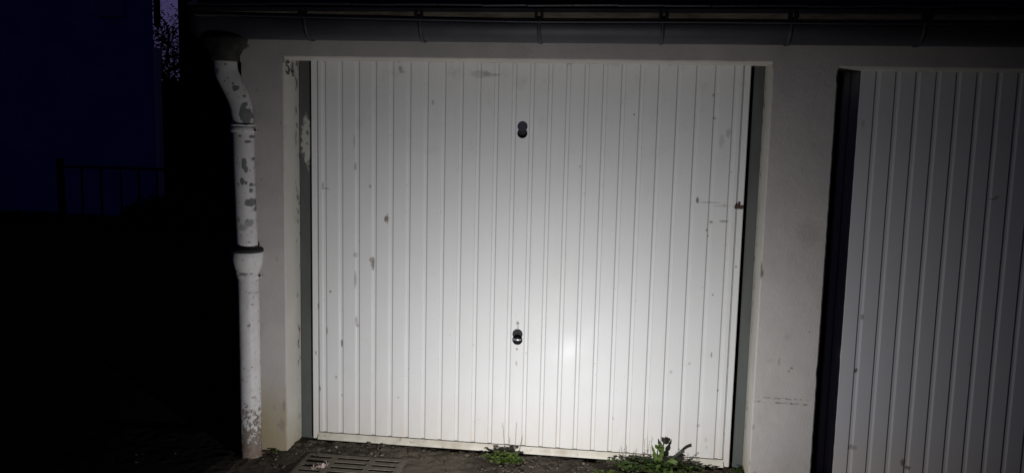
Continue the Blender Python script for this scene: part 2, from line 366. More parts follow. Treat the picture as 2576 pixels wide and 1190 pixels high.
# ---- door frames and doors
def make_door(cx, mat, parent, Z0=.026):
    HW = 1.0935; Z1 = 2.06
    ch = [cx + s*(k+.5)*.0894 for k in range(12) for s in (-1, 1)]; ch.sort()
    zb, zt = Z0+.038, Z1-.002
    # frame: two posts and a head set a little behind the sheet
    bm = bmesh.new()
    for s in (-1, 1):
        xo = cx + s*1.168; xi = cx + s*(1.108 if s < 0 else 1.114)
        xo = max(openings[0][0]+.001, xo) if cx < 0 else max(openings[1][0]+.001, xo)
        a, b = sorted((xo, xi)); box(bm, a, b, .020, .10, -.02, 2.045, .003)
    box(bm, cx-1.1, cx+1.1, .045, .10, 2.0, 2.044)
    fr = obj('door_frame', bm, FRAME, parent)
    # pressed sheet with shallow recessed channels
    prof = [(cx-HW+.030, .003), (cx-HW+.030, .010), (cx-HW+.034, .010), (cx-HW+.036, .001)]
    for c in ch:
        w = .0112; d = .0076
        prof += [(c-w-.0022, .0), (c-w-.0006, .0010), (c-w+.0030, d-.0014), (c-w+.0058, d), (c+w-.0058, d), (c+w-.0030, d-.0014), (c+w+.0006, .0010), (c+w+.0022, .0)]
    prof += [(cx+HW-.036, .001), (cx+HW-.034, .010), (cx+HW-.030, .010), (cx+HW-.030, .003)]
    bm = bmesh.new()
    nz = 24
    mid = None
    for i in range(len(prof)-1):
        (xa, ya), (xb, yb) = prof[i], prof[i+1]
        if xa < cx < xb: mid = (xa, xb); continue
        for k in range(nz):
            za = zb + (zt-zb)*k/nz; zc = zb + (zt-zb)*(k+1)/nz
            bm.faces.new([bm.verts.new(p) for p in ((xa, ya, za), (xb, yb, za), (xb, yb, zc), (xa, ya, zc))])
    bmesh.ops.remove_doubles(bm, verts=bm.verts, dist=1e-5)
    # central flat with two keyhole shaped cut-outs (each two overlapping circles)
    def fig8(zc, sep, r, n=44, dx=0.):
        pts = []
        a0 = math.acos(min(1, (sep/2)/r))
        for k in range(n//2+1):
            t = -math.pi/2 + a0 + (2*math.pi-2*a0)*k/(n//2)   # upper circle
            pts.append((cx + r*math.cos(t), zc + sep/2 + r*math.sin(t)))
        for k in range(n//2+1):
            t = math.pi/2 + a0 + (2*math.pi-2*a0)*k/(n//2)
            pts.append((cx + r*math.cos(t), zc - sep/2 + r*math.sin(t)))
        out = []
        for p in pts:
            if not out or (Vector(p)-Vector(out[-1])).length > 1e-4: out.append(p)
        if (Vector(out[0])-Vector(out[-1])).length < 1e-4: out.pop()
        return out
    holes = [fig8(1.695, .034, .0255), fig8(.640, .030, .0265)]
    outer = [(mid[0], zb), (mid[1], zb), (mid[1], zt), (mid[0], zt)]
    b2 = bmesh.new(); edges = []
    for loop in [outer] + holes:
        vv = [b2.verts.new((x, 0, z)) for x, z in loop]
        for k in range(len(vv)): edges.append(b2.edges.new((vv[k], vv[(k+1) % len(vv)])))
    bmesh.ops.triangle_fill(b2, edges=edges, use_beauty=True)
    for f in b2.faces: bm.faces.new([bm.verts.new(v.co) for v in f.verts])
    b2.free()
    for loop in holes:           # rolled rim of each hole and its walls going in
        for k in range(len(loop)):
            a, b = loop[k], loop[(k+1) % len(loop)]
            bm.faces.new([bm.verts.new(p) for p in ((a[0], 0, a[1]), (b[0], 0, b[1]), (b[0], .006, b[1]), (a[0], .006, a[1]))])
    bmesh.ops.remove_doubles(bm, verts=bm.verts, dist=1e-5)
    bmesh.ops.recalc_face_normals(bm, faces=bm.faces)
    me = bpy.data.meshes.new('garage_door'); bm.to_mesh(me); bm.free(); me.materials.append(mat)
    door = link(bpy.data.objects.new('garage_door', me), parent)
    # stiles
    for s in (-1, 1):
        a, b = sorted((cx + s*HW, cx + s*(HW-.0285)))
        bm = bmesh.new(); box(bm, a, b, -.004, .030, Z0, Z1, .0025); obj('door_stile', bm, mat, door)
    # bottom rail: a sloped drip edge under the sheet, notched below each channel
    bm = bmesh.new()
    x0, x1 = cx-HW+.0292, cx+HW-.0292
    cs = [(x0, -.004, Z0), (x0, -.016, Z0), (x0, -.013, Z0+.012), (x0, -.002, zb-.004), (x0, .02, zb-.003), (x0, .02, Z0)]
    A = [bm.verts.new(p) for p in cs[1:]]; B = [bm.verts.new((x1, p[1], p[2])) for p in cs[1:]]
    for k in range(len(A)): bm.faces.new((A[k], A[(k+1) % len(A)], B[(k+1) % len(A)], B[k]))
    bm.faces.new(A[::-1]); bm.faces.new(B)
    obj('bottom_rail', bm, RAIL, door)
    # backing boxes: painted black for the shade inside the holes
    for zc in (1.695, .640):
        bm = bmesh.new(); box(bm, cx-.034, cx+.034, .016, .045, zc-.06, zc+.06); obj('hole_shade_backing', bm, RUBBER_SHADE, door)
    # lock: a chromed cylinder in the lower circle of the low cut-out with a horizontal bar grip
    bm = bmesh.new(); seg = 32
    cz = .625
    prof = [(.0, -.006), (.006, -.0058), (.012, -.0045), (.017, -.0015), (.0205, .003), (.022, .008), (.0225, .0155)]
    rings = []
    for r, y in prof[1:]:
        rings.append([bm.verts.new((cx + r*math.cos(2*math.pi*k/seg), y, cz + r*math.sin(2*math.pi*k/seg))) for k in range(seg)])
    bm.faces.new(rings[0])
    for P, Q in zip(rings, rings[1:]):
        for k in range(seg): bm.faces.new((P[k], P[(k+1) % seg], Q[(k+1) % seg], Q[k]))
    lk = obj('lock', bm, DARKSTEEL, door, True)
    bm = bmesh.new(); tube(bm, [(cx-.0195, -.003, cz+.003), (cx-.016, -.0085, cz+.003), (cx+.016, -.0085, cz+.003), (cx+.0195, -.003, cz+.003)], [.003, .0046, .0046, .003], 16)
    obj('key_grip', bm, CHROME, door, True)
    # upper plug, dull dark disc set back in the top hole
    bm = bmesh.new(); lathe_y = [(.0, .010), (.023, .010), (.024, .0155)]
    rr = [[bm.verts.new((cx + r*math.cos(2*math.pi*k/seg), y, 1.712 + r*math.sin(2*math.pi*k/seg))) for k in range(seg)] for r, y in lathe_y[1:]]
    bm.faces.new(rr[0])
    for k in range(seg): bm.faces.new((rr[0][k], rr[0][(k+1) % seg], rr[1][(k+1) % seg], rr[1][k]))
    obj('handle_plug', bm, PLUG, door)
    return door
PLUG = Mat('dark_plug', .6).color((.03, .028, .05)).m
m = Mat('bottom_rail_paint', .6, spec=.3); c = m.mix(m.ramp(m.noise(12, 5, .6, (1, 1, 1)), .4, .7), (.62, .59, .51), (.46, .41, .33))
c = m.mix(m.math('MULTIPLY', m.ramp(m.noise(40, 4, .6), .62, .68), .6), c, (.2, .12, .07)); RAIL = m.color(c).m
d1 = make_door(-.4735, DOOR, G); d1['label'] = 'white ribbed door lit by the torch, number 54 beside it'
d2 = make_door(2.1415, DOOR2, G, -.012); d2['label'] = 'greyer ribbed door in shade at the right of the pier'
# small rusty clip on the right stile
bm = bmesh.new(); box(bm, .577, .618, -.0085, -.0042, 1.335, 1.352, .001); box(bm, .592, .603, -.0095, -.0042, 1.3525, 1.368, .001); obj('rusty_clip', bm, RUST, d1)
# black sheets: shade of the garage interior put into colour
bm = bmesh.new()
for xa, xb in openings: box(bm, xa+.002, xb-.002, .30, .32, -.05, 2.03)
obj('interior_shade_sheet', bm, RUBBER_SHADE, G)

# ---- stencilled number on the left reveal
def glyph(bm, polys, ox, oz, w, h):
    # drawn in the (y, z) plane on x = reveal; y runs from outside in
    for poly in polys:
        vs_ = [bm.verts.new((-1.643+.0065, ox + p[0]*w, oz + p[1]*h)) for p in poly]
        bm.faces.new(vs_)
def circ(a0, a1, cx_, cy_, ro, ri, n=12):
    q = []
    for k in range(n):
        t0 = R(a0 + (a1-a0)*k/n); t1 = R(a0 + (a1-a0)*(k+1)/n)
        q.append([(cx_+ro[0]*math.cos(t0), cy_+ro[1]*math.sin(t0)), (cx_+ro[0]*math.cos(t1), cy_+ro[1]*math.sin(t1)), (cx_+ri[0]*math.cos(t1), cy_+ri[1]*math.sin(t1)), (cx_+ri[0]*math.cos(t0), cy_+ri[1]*math.sin(t0))])
    return q
five = [[(.12, .55), (.24, .55), (.24, .97), (.12, .97)], [(.26, .82), (.86, .86), (.92, 1.0), (.26, .97)]] + circ(-150, 118, .48, .33, (.44, .34), (.20, .24), 18) + [[(.04, .14), (.24, .12), (.22, .26), (.06, .27)]]
four = [[(.52, .30), (.74, .30), (.74, 1.), (.62, 1.)], [(.02, .28), (.14, .42), (.60, 1.), (.48, 1.), (.0, .38)], [(.14, .26), (.50, .26), (.50, .38), (.10, .38)], [(.76, .26), (1., .26), (1., .38), (.76, .38)], [(.50, .10), (.76, .10), (.74, .25), (.52, .25)], [(.36, .0), (.90, .0), (.86, .07), (.40, .07)]]
bm = bmesh.new()
glyph(bm, five, -.160, 1.940, .056, .066); glyph(bm, four, -.099, 1.936, .052, .070)
hn = obj('house_number', bm, STENCIL, G); hn['label'] = 'black stencilled number 54 on the left reveal'

# ---- roof
slope = R(28); YE, ZE = -.392, 2.228
def rp_(u, x, h=0.): return (x, YE + u*math.cos(slope) - h*math.sin(slope), ZE + u*math.sin(slope) + h*math.cos(slope))
bm = bmesh.new()
for row in range(26):
    u0 = row*.115; xo = (-.1 if row % 2 else 0)
    n = int((XR+.25-(-2.02))/.2)+1
    for i in range(n):
        xa = -2.02 + i*.2 + xo + random.uniform(-.002, .002); xb = xa + .197
        h0 = .012 + random.uniform(0, .004); L = .125
        P = [rp_(u0 + random.uniform(-.004, .004), xa, h0), rp_(u0 + random.uniform(-.004, .004), xb, h0), rp_(u0+L, xb, .004), rp_(u0+L, xa, .004)]
        T = [bm.verts.new(p) for p in P]; Bt = [bm.verts.new((p[0], p[1]+.003, p[2]-.006)) for p in P]
        bm.faces.new(T); bm.faces.new(Bt[::-1])
        for k in range(4): bm.faces.new((T[k], Bt[k], Bt[(k+1) % 4], T[(k+1) % 4]))
roof = obj('roof', bm, SLATE, G)
bm = bmesh.new()      # decking under the slates and the rear slope
D = [rp_(.004, -2.0, -.004), rp_(.004, XR+.2, -.004), rp_(3.28, XR+.2, -.004), rp_(3.28, -2.0, -.004)]
D2 = [(p[0], p[1], p[2]-.018) for p in D]
A = [bm.verts.new(p) for p in D]; B = [bm.verts.new(p) for p in D2]
bm.faces.new(A); bm.faces.new(B[::-1])
for k in range(4): bm.faces.new((A[k], B[k], B[(k+1) % 4], A[(k+1) % 4]))
zr = D[2][2]; yr = D[2][1]
bm.faces.new([bm.verts.new(p) for p in ((-2.0, yr+.002, zr), (XR+.2, yr+.002, zr), (XR+.2, 5.6, 2.25), (-2.0, 5.6, 2.25))])
obj('roof_deck', bm, SLATE, roof)
# eave board with a worn edge
bm = bmesh.new(); prev = None
for i in range(361):
    x = -1.99 + (XR+.19+1.99)*i/360
    zt_ = 2.214 + noise.fractal(Vector((x*7, 3, 0)), 1., 2., 4)*.004 - max(0, noise.noise(Vector((x*5, 8, 0)))-.45)*.03
    row = [bm.verts.new(p) for p in ((x, -.358, 2.186), (x, -.377, 2.186), (x, -.377 + noise.noise(Vector((x*3, 0, 0)))*.002, zt_), (x, -.375, zt_+.004), (x, -.358, zt_+.004))]
    if prev:
        for k in range(5): bm.faces.new((prev[k], prev[(k+1) % 5], row[(k+1) % 5], row[k]))
    prev = row
obj('eave_board', bm, EAVE, G)
# soffit between the eave board and the wall
bm = bmesh.new(); box(bm, -1.99, XR+.18, -.357, WY-.001, 2.262, 2.274); obj('soffit', bm, EAVE, G)

# ---- gutter (half round zinc) with brackets
GY, GZ, GR = -.287, 2.168, .088
def lip(x):   # the front lip sags to the right of the outlet
    t = max(0., min(1., (x+1.9)/1.5)); return .024*(1-t)**1.4 + .002 + .002*noise.noise(Vector((x*1.5, 0, 0)))
bm = bmesh.new(); prev = None
NX = 150; arc = 22
for i in range(NX+1):
    x = -2.022 + (XR+.15+2.022)*i/NX
    row = []
    for k in range(arc+1):
        t = math.pi*k/arc
        dz = lip(x)*(1-k/arc)**2
        row.append(bm.verts.new((x, GY - GR*math.cos(t) - (0 if k > 11 else .0), GZ - GR*math.sin(t)*(.92) + dz + (0 if k else 0))))
    if prev:
        for k in range(arc): bm.faces.new((prev[k], prev[k+1], row[k+1], row[k]))
    else: first = row
    prev = row
bm.faces.new(first)   # stop end
gut = obj('gutter', bm, ZINC, G, True)
sm = gut.modifiers.new('thick', 'SOLIDIFY'); sm.thickness = .0015
bm = bmesh.new(); tube(bm, [(-2.023 + (XR+.15+2.022)*i/NX, GY-GR-.003, GZ + lip(-2.022 + (XR+.15+2.022)*i/NX) + .002) for i in range(NX+1)], .0065, 10)
obj('gutter_lip', bm, ZINC, gut, True)
for kb in range(12):
    x = -1.4585 + .5455*kb
    if x > XR: break
    bm = bmesh.new(); prev = None
    for k in range(-1, 17):
        t = math.pi*max(k, 0)/16*.98; rr = GR+.004
        y, z = GY - rr*math.cos(t), GZ - rr*math.sin(t)*.93 + lip(x)*(1-max(k, 0)/16)**2
        if k < 0: y -= .006; z += .012
        row = [bm.verts.new((x + s*.008, y, z)) for s in (-1, 1)]
        if prev: bm.faces.new((prev[0], prev[1], row[1], row[0]))
        prev = row
    b = obj('gutter_bracket', bm, ZINC, gut, True); mo = b.modifiers.new('thick', 'SOLIDIFY'); mo.thickness = .0016; mo.offset = 1
    bm = bmesh.new()
    for s in (-1, 1): box(bm, x+s*.013-.0065, x+s*.013+.0065, -.3875, -.3785, 2.182, 2.226)
    obj('gutter_strap', bm, BLACKMETAL, gut)
# outlet funnel
ox = -1.888
bm = bmesh.new()
prof = [(.112, 2.105), (.110, 2.085), (.098, 2.062), (.078, 2.035), (.066, 2.012), (.062, 1.985)]
rings = []
for r, z in prof:
    ry = min(r, .078)
    rings.append([bm.verts.new((ox + r*math.cos(2*math.pi*k/36), GY + .0 + ry*math.sin(2*math.pi*k/36), z)) for k in range(36)])
for A, B in zip(rings, rings[1:]):
    for k in range(36): bm.faces.new((A[k], A[(k+1) % 36], B[(k+1) % 36], B[k]))
outl = obj('gutter_outlet', bm, OUTLET, gut, True); outl.modifiers.new('thick', 'SOLIDIFY').thickness = .003

# ---- downpipe
def smoothpath(P, n=8):
    P = [Vector(p) for p in P]; out = []
    for i in range(len(P)-1):
        p0, p1, p2, p3 = P[max(i-1, 0)], P[i], P[i+1], P[min(i+2, len(P)-1)]
        for k in range(n):
            t = k/n; out.append(.5*((2*p1) + (p2-p0)*t + (2*p0-5*p1+4*p2-p3)*t*t + (3*p1-p0-3*p2+p3)*t**3))
    out.append(P[-1]); return out
bm = bmesh.new()
path = smoothpath([(-1.895, GY+.012, 2.01), (-1.893, GY+.014, 1.965), (-1.885, GY+.016, 1.925), (-1.852, GY+.024, 1.855), (-1.832, GY+.030, 1.80), (-1.822, GY+.034, 1.745), (-1.820, -.250, 1.69), (-1.818, -.250, 1.45), (-1.808, -.250, 1.08)])
tube(bm, path, [.0555 - .0045*i/len(path) for i in range(len(path))], 28, caps=False)
tube(bm, [(-1.808, -.25, 1.03), (-1.806, -.25, .98), (-1.804, -.25, .5), (-1.803, -.25, .0), (-1.802, -.25, -.06)], .052, 28, caps=False)
dp = obj('downpipe', bm, PIPE, G, True); dp['label'] = 'white painted downpipe with peeling grey patches'
dp.modifiers.new('thick', 'SOLIDIFY').thickness = .002
bm = bmesh.new(); lathe(bm, [(.058, 1.045), (.070, 1.058), (.0755, 1.064), (.0765, 1.062), (.0765, 1.040), (.074, 1.015), (.066, .985), (.059, .968), (.0575, .952), (.053, .950)], -1.806, -.252)
obj('pipe_socket', bm, PIPE, dp, True)
bm = bmesh.new(); lathe(bm, [(.050, 1.050), (.0765, 1.0655), (.0775, 1.075), (.072, 1.083), (.0565, 1.088), (.050, 1.088)], -1.806, -.252); obj('rubber_seal', bm, RUBBER_SHADE, dp, True)
for z, xc in ((1.662, -1.820), (.945, -1.805)):
    bm = bmesh.new(); r0_ = .0585 if z > 1 else .0565
    lathe(bm, [(r0_-.004, z-.012), (r0_, z-.011), (r0_+.002, z-.004), (r0_+.002, z+.004), (r0_, z+.011), (r0_-.004, z+.012)], xc, -.25)
    if z > 1: lathe(bm, [(r0_-.004, z+.018), (r0_+.003, z+.020), (r0_+.003, z+.026), (r0_-.004, z+.028)], xc, -.25)
    box(bm, xc+r0_-.002, xc+r0_+.012, -.256, -.244, z-.010, z+.010, .002)
    box(bm, xc-r0_-.010, xc-r0_+.002, -.256, -.244, z-.010, z+.010, .002)
    cl_ = obj('pipe_clamp', bm, PIPE, dp)
    bm = bmesh.new(); tube(bm, [(xc+r0_+.007, -.264, z), (xc+r0_+.007, -.236, z)], .0055, 8); obj('clamp_bolt', bm, RUST, dp)

# ================================================================== drain grate
DX0, DX1, DY0, DY1, DZ = -1.515, -1.012, -.685, -.182, .012
D_ = tag(empty('drain_grate', ((DX0+DX1)/2, (DY0+DY1)/2, DZ)), 'square cast iron drain grate with rows of slots, set in the ground before the door', 'drain grate')
bm = bmesh.new()
cols = [(DX0+.016, DX0+.128), (DX0+.160, DX0+.327), (DX0+.357, DX0+.480)]
rows = []
y = DY1 - .030
while y > DY0+.05: rows.append((y-.024, y)); y -= .057
xe = sorted({DX0, DX1, *[v for c in cols for v in c]}); ye = sorted({DY0, DY1, *[v for r in rows for v in r]})
def solid(i, j):
    cx = (xe[i]+xe[i+1])/2; cy = (ye[j]+ye[j+1])/2
    return not (any(a < cx < b for a, b in cols) and any(a < cy < b for a, b in rows))
grid = {}
def V(i, j, z):
    k = (i, j, z)
    if k not in grid: grid[k] = bm.verts.new((xe[i]-D_.location.x, ye[j]-D_.location.y, z))
    return grid[k]
nx, ny = len(xe)-1, len(ye)-1
for i in range(nx):
    for j in range(ny):
        if not solid(i, j): continue
        bm.faces.new((V(i, j, .004), V(i+1, j, .004), V(i+1, j+1, .004), V(i, j+1, .004)))
        for di, dj, a, b in ((-1, 0, (i, j), (i, j+1)), (1, 0, (i+1, j), (i+1, j+1)), (0, -1, (i, j), (i+1, j)), (0, 1, (i, j+1), (i+1, j+1))):
            ii, jj = i+di, j+dj
            if not (0 <= ii < nx and 0 <= jj < ny) or not solid(ii, jj):
                bm.faces.new((V(*a, .004), V(*b, .004), V(*b, -.03), V(*a, -.03)))
obj('grate', bm, DRAIN, D_)
bm = bmesh.new(); box(bm, -.26, .26, -.26, .26, -.16, -.15); obj('sump_floor', bm, DARKDIRT, D_)
bm = bmesh.new()
for a in ((-.262, -.2515, -.262, .262), (.2515, .262, -.262, .262), (-.2514, .2514, -.262, -.2515), (-.2514, .2514, .2515, .262)): box(bm, *a, -.15, .001)
obj('grate_frame', bm, DRAIN, D_)

def crumple(name, loc, size, mat, seed, label, cat, flat=.5):
    rnd = random.Random(seed)
    bm = bmesh.new(); n = 9; g = []
    for j in range(n):
        g.append([bm.verts.new(((i/(n-1)-.5)*size*(1-.4*abs(j/(n-1)-.5)), (j/(n-1)-.5)*size*.7, 0)) for i in range(n)])
    for j in range(n-1):
        for i in range(n-1): bm.faces.new((g[j][i], g[j][i+1], g[j+1][i+1], g[j+1][i]))
    for v in bm.verts:
        p = v.co*(3.2/size) + Vector((seed, seed*2, 0))
        v.co.z = (noise.noise(p)*.5 + noise.noise(p*2.3)*.3)*size*flat + size*.16
        v.co.x += noise.noise(p+Vector((9, 0, 0)))*size*.15; v.co.y += noise.noise(p+Vector((0, 9, 0)))*size*.15
    o = obj(name, bm, mat, None, False); o.location = loc; o.rotation_euler = (0, 0, rnd.uniform(0, 3))
    mo = o.modifiers.new('thick', 'SOLIDIFY'); mo.thickness = .0012
    return tag(o, label, cat)
crumple('dead_leaf', (-1.392, -.335, .012), .055, SCRAP, 3, 'crumpled pale dead leaf lying on the slots of the drain grate', 'leaf', .9)
crumple('dead_leaf', (-1.425, -.365, .012), .045, SCRAP, 8, 'smaller folded dead leaf at the left of the pale one on the grate', 'leaf', .9)
crumple('paper_scrap', (-1.41, -.085, .014), .016, SCRAP, 5, 'tiny pale scrap on the dirt between the drain and the door', 'scrap', .9)

# ---- gravel and grit in the dirt strip
bm = bmesh.new(); rnd = random.Random(7)
for _ in range(2600):
    x = rnd.uniform(-2.5, 2.6); y = -.02 - abs(rnd.gauss(0, .22)); 
    if y < -.9: continue
    if x < -1.87 and (y > -.3 or rnd.random() < .93): continue
    if DX0-.02 < x < DX1+.02 and DY0 < y < DY1+.01: continue
    if -1.02 < x < -.62 and y < -.07 and rnd.random() < .8: continue
    if y > WY-.02 and (-1.83 < x < -1.63 or .68 < x < .98): continue
    s = rnd.choice((.0018, .0025, .003, .004, .006)) * rnd.uniform(.7, 1.5)
    if rnd.random() < .02: s = rnd.uniform(.008, .013)
    mt = Matrix.Translation((x, y, ground_z(x, y)+s*.3)) @ Matrix.Rotation(rnd.uniform(0, 6), 4, 'Z') @ Matrix.Rotation(rnd.uniform(-.6, .6), 4, 'X') @ Matrix.Diagonal((s*rnd.uniform(.8, 1.7), s, s*rnd.uniform(.5, .9), 1))
    r = bmesh.ops.create_icosphere(bm, subdivisions=1, radius=1, matrix=mt)
    for v in r['verts']: v.co += Vector((rnd.uniform(-1, 1), rnd.uniform(-1, 1), rnd.uniform(-1, 1)))*s*.22
tag(obj('gravel', bm, GRAVEL), kind='stuff', label='loose grit and small stones along the foot of the doors', cat='gravel')

# ================================================================== weeds
def leaf(bm, base, d, L, w, droop=.5, lobes=0, fold=.25, seg=6, upv=Vector((0, 0, 1))):
    d = d.normalized(); side = d.cross(upv)
    if side.length < .05: side = Vector((1, 0, 0))
    side.normalize(); p = Vector(base); rows_ = []; dirv = d.copy()
    for k in range(seg+1):
        t = k/seg
        ww = w*math.sin(math.pi*(t**.75))**.8 if 0 < t < 1 else w*.06
        if lobes: ww *= (.62 + .5*abs(math.sin(t*math.pi*lobes)))
        nrm = side.cross(dirv).normalized()
        rows_.append([bm.verts.new(p - side*ww + nrm*ww*fold), bm.verts.new(p), bm.verts.new(p + side*ww + nrm*ww*fold)])
        dirv = (dirv - Vector((0, 0, 1))*droop/seg).normalized(); p = p + dirv*(L/seg)
    for A, B in zip(rows_, rows_[1:]):
        bm.faces.new((A[0], A[1], B[1], B[0])); bm.faces.new((A[1], A[2], B[2], B[1]))
def rdir(rnd, zmin=.1, zmax=1.):
    a = rnd.uniform(0, 2*math.pi); return Vector((math.cos(a), math.sin(a)*.8, rnd.uniform(zmin, zmax)))

def weed(name, loc, label, spread, h, nst, mat, seed, lf=(.012, .006), lean=(0, -.2)):
    rnd = random.Random(seed); root = tag(empty(name, loc), label, 'weed')
    bs = bmesh.new(); bl = bmesh.new()
    for _ in range(nst):
        a = rnd.uniform(0, 2*math.pi); sp = spread*rnd.uniform(.1, 1)**.7; hh = h*rnd.uniform(.35, 1)*(1-.45*sp/spread)
        p0 = Vector((rnd.uniform(-1, 1)*spread*.35, rnd.uniform(-1, 1)*spread*.12, 0)); p2 = p0 + Vector((math.cos(a)*sp, math.sin(a)*sp*.45 + lean[1]*.03, hh))
        if p2.y + loc[1] > -.022: p2.y = -.022 - loc[1]
        p1 = (p0+p2)/2 + Vector((0, 0, hh*.25)); pts = smoothpath([p0, p1, p2], 4)
        tube(bs, pts, [.0014*(1-.6*i/len(pts)) for i in range(len(pts))], 5, caps=False)
        for i, p in enumerate(pts):
            if i < 1: continue
            for _k in range(2):
                dv = rdir(rnd, -.1, .8); L = lf[0]*rnd.uniform(.6, 1.4)
                if (p+dv.normalized()*L).y + loc[1] > -.02: dv.y = -abs(dv.y)
                leaf(bl, p, dv, L, lf[1]*rnd.uniform(.7, 1.3), rnd.uniform(.1, .9), seg=4)
    obj('stem', bs, STALK, root); obj('foliage', bl, mat, root)
    return root
A = weed('small_weed', (-.515, -.115, .012), 'bright green leafy weed under the middle of the lit door', .10, .070, 52, G1, 2, (.017, .0085))
for x0, x1, h_ in ((.0, -.018, .165), (.05, .052, .172), (.022, .02, .09), (.065, .085, .105)):
    bm = bmesh.new()     # tall thin dry stalks rising before the sheet
    pts = smoothpath([(x0, .04, 0), ((x0+x1)/2, .06, h_*.5), (x1, .07, h_)], 5)
    tube(bm, pts, [.0009]*len(pts), 5)
    for k in range(9):
        t = .62 + .38*k/8; p = Vector(pts[min(len(pts)-1, int(t*(len(pts)-1)))]) + Vector((random.uniform(-.003, .003), 0, random.uniform(-.006, .006)))
        leaf(bm, p, Vector((random.choice((-1, 1))*.5, -.1, .8)), .007, .0013, .1, seg=2)
    obj('dry_stalk', bm, DRY, A)
B_ = weed('tall_weed', (.26, -.075, .012), 'dark green weed with an upright curled shoot at the right foot of the lit door', .21, .062, 95, G2, 5, (.022, .010))
L0 = B_.location
bm = bmesh.new(); bl = bmesh.new()
shoot = smoothpath([(-.005, -.01, 0), (0, -.012, .05), (-.004, -.012, .10), (.004, -.014, .135), (.014, -.018, .148)], 6)
tube(bm, shoot, [.0042 - .002*i/len(shoot) for i in range(len(shoot))], 8)
leaf(bl, shoot[4], Vector((-.28, -.15, 1)), .115, .011, .15, lobes=3, seg=12, upv=Vector((0, -1, .15)))
leaf(bl, shoot[3], Vector((.20, -.2, 1)), .125, .013, .3, lobes=4, seg=12, upv=Vector((0, -1, .15)))
leaf(bl, shoot[14], Vector((.25, -.4, .7)), .038, .013, 1.0, lobes=0, seg=8, fold=.5, upv=Vector((0, -1, .15)))
leaf(bl, shoot[15], Vector((-.3, -.3, .8)), .036, .012, .8, seg=8, fold=.5, upv=Vector((0, -1, .15)))
leaf(bl, shoot[18], Vector((.6, -.3, .6)), .026, .014, .9, seg=8, fold=.5, upv=Vector((0, -1, .15)))
branch = smoothpath([(.0, -.012, .012), (.03, -.016, .04), (.07, -.02, .075), (.10, -.02, .105), (.128, -.02, .118)], 6)
tube(bm, branch, [.0038 - .0024*i/len(branch) for i in range(len(branch))], 8)
leaf(bl, branch[8], Vector((1, -.2, .35)), .055, .012, .6, seg=8, upv=Vector((0, -1, .15)))
leaf(bl, branch[10], Vector((.9, -.3, .5)), .045, .011, .9, seg=8, upv=Vector((0, -1, .15)))
leaf(bl, branch[5], Vector((.9, -.4, .7)), .05, .010, .5, seg=8, upv=Vector((0, -1, .15)))
leaf(bl, shoot[1], Vector((-1, -.3, .5)), .08, .013, .9, lobes=3, seg=10, upv=Vector((0, -1, .15)))
leaf(bl, shoot[2], Vector((-.7, -.4, .9)), .07, .013, .8, lobes=3, seg=10, upv=Vector((0, -1, .15)))
leaf(bl, shoot[1], Vector((1, -.5, .35)), .075, .013, .7, lobes=3, seg=10, upv=Vector((0, -1, .15)))
obj('shoot', bm, STALK, B_, True); obj('curled_leaves', bl, G2, B_)
bm = bmesh.new()
for k in range(11):
    p = branch[13 + int(k*.9)] if 13 + int(k*.9) < len(branch) else branch[-1]
    for s in (-1, 1): leaf(bm, p + Vector((0, 0, .001)), Vector((.6, -.2, .9*s+.3)), .011, .0042, .0, seg=3, upv=Vector((0, -1, 0)))
obj('seed_head', bm, SEED, B_)
for x0, x1, h_ in ((-.055, -.068, .15), (-.05, -.042, .14), (-.17, -.195, .085), (-.165, -.168, .09), (-.14, -.13, .06), (-.12, -.118, .075), (.12, .138, .07), (.10, .09, .09), (.13, .15, .055)):
    bm = bmesh.new()
    pts = smoothpath([(x0, .01, 0), ((x0+x1)/2-.004, .02, h_*.5), (x1, .03, h_)], 5)
    tube(bm, pts, [.0009]*len(pts), 5)
    for k in range(10):
        t = .45 + .55*k/9; p = Vector(pts[min(len(pts)-1, int(t*(len(pts)-1)))])
        leaf(bm, p, Vector((random.choice((-1, 1))*.5, -.1, .8)), .010, .0016, .1, seg=2)
    obj('dry_stalk', bm, DRY, B_)
for p in ((.165, .0, .075), (.155, .01, .06), (.172, .0, .05), (.15, .0, .04), (.02, .0, .075), (.05, .01, .05), (-.09, .0, .06), (-.075, 0, .075)):
    bm = bmesh.new()
    for _ in range(4): leaf(bm, Vector(p) + Vector((random.uniform(-.006, .006), 0, random.uniform(-.006, .006))), rdir(random, -.3, .6), .012, .0055, .3, seg=3)
    tube(bm, [(p[0]*.8, 0, .0), (p[0]*.9, .0, p[2]*.6), p], [.0009]*3, 5)
    obj('side_sprig', bm, SEED, B_)
weed('creeping_weed', (.02, -.17, .008), 'low yellowish weed at the bottom edge left of the dark green weed', .09, .022, 22, G1, 11, (.014, .006))
weed('tiny_weed', (.66, -.045, .012), 'tiny dark tuft in the corner at the right jamb of the lit door', .035, .05, 12, G2, 12, (.009, .004))
weed('tiny_weed', (-1.69, -.20, .012), 'tiny dark tuft at the foot of the left pier beside the downpipe', .03, .02, 8, G2, 13, (.008, .004))

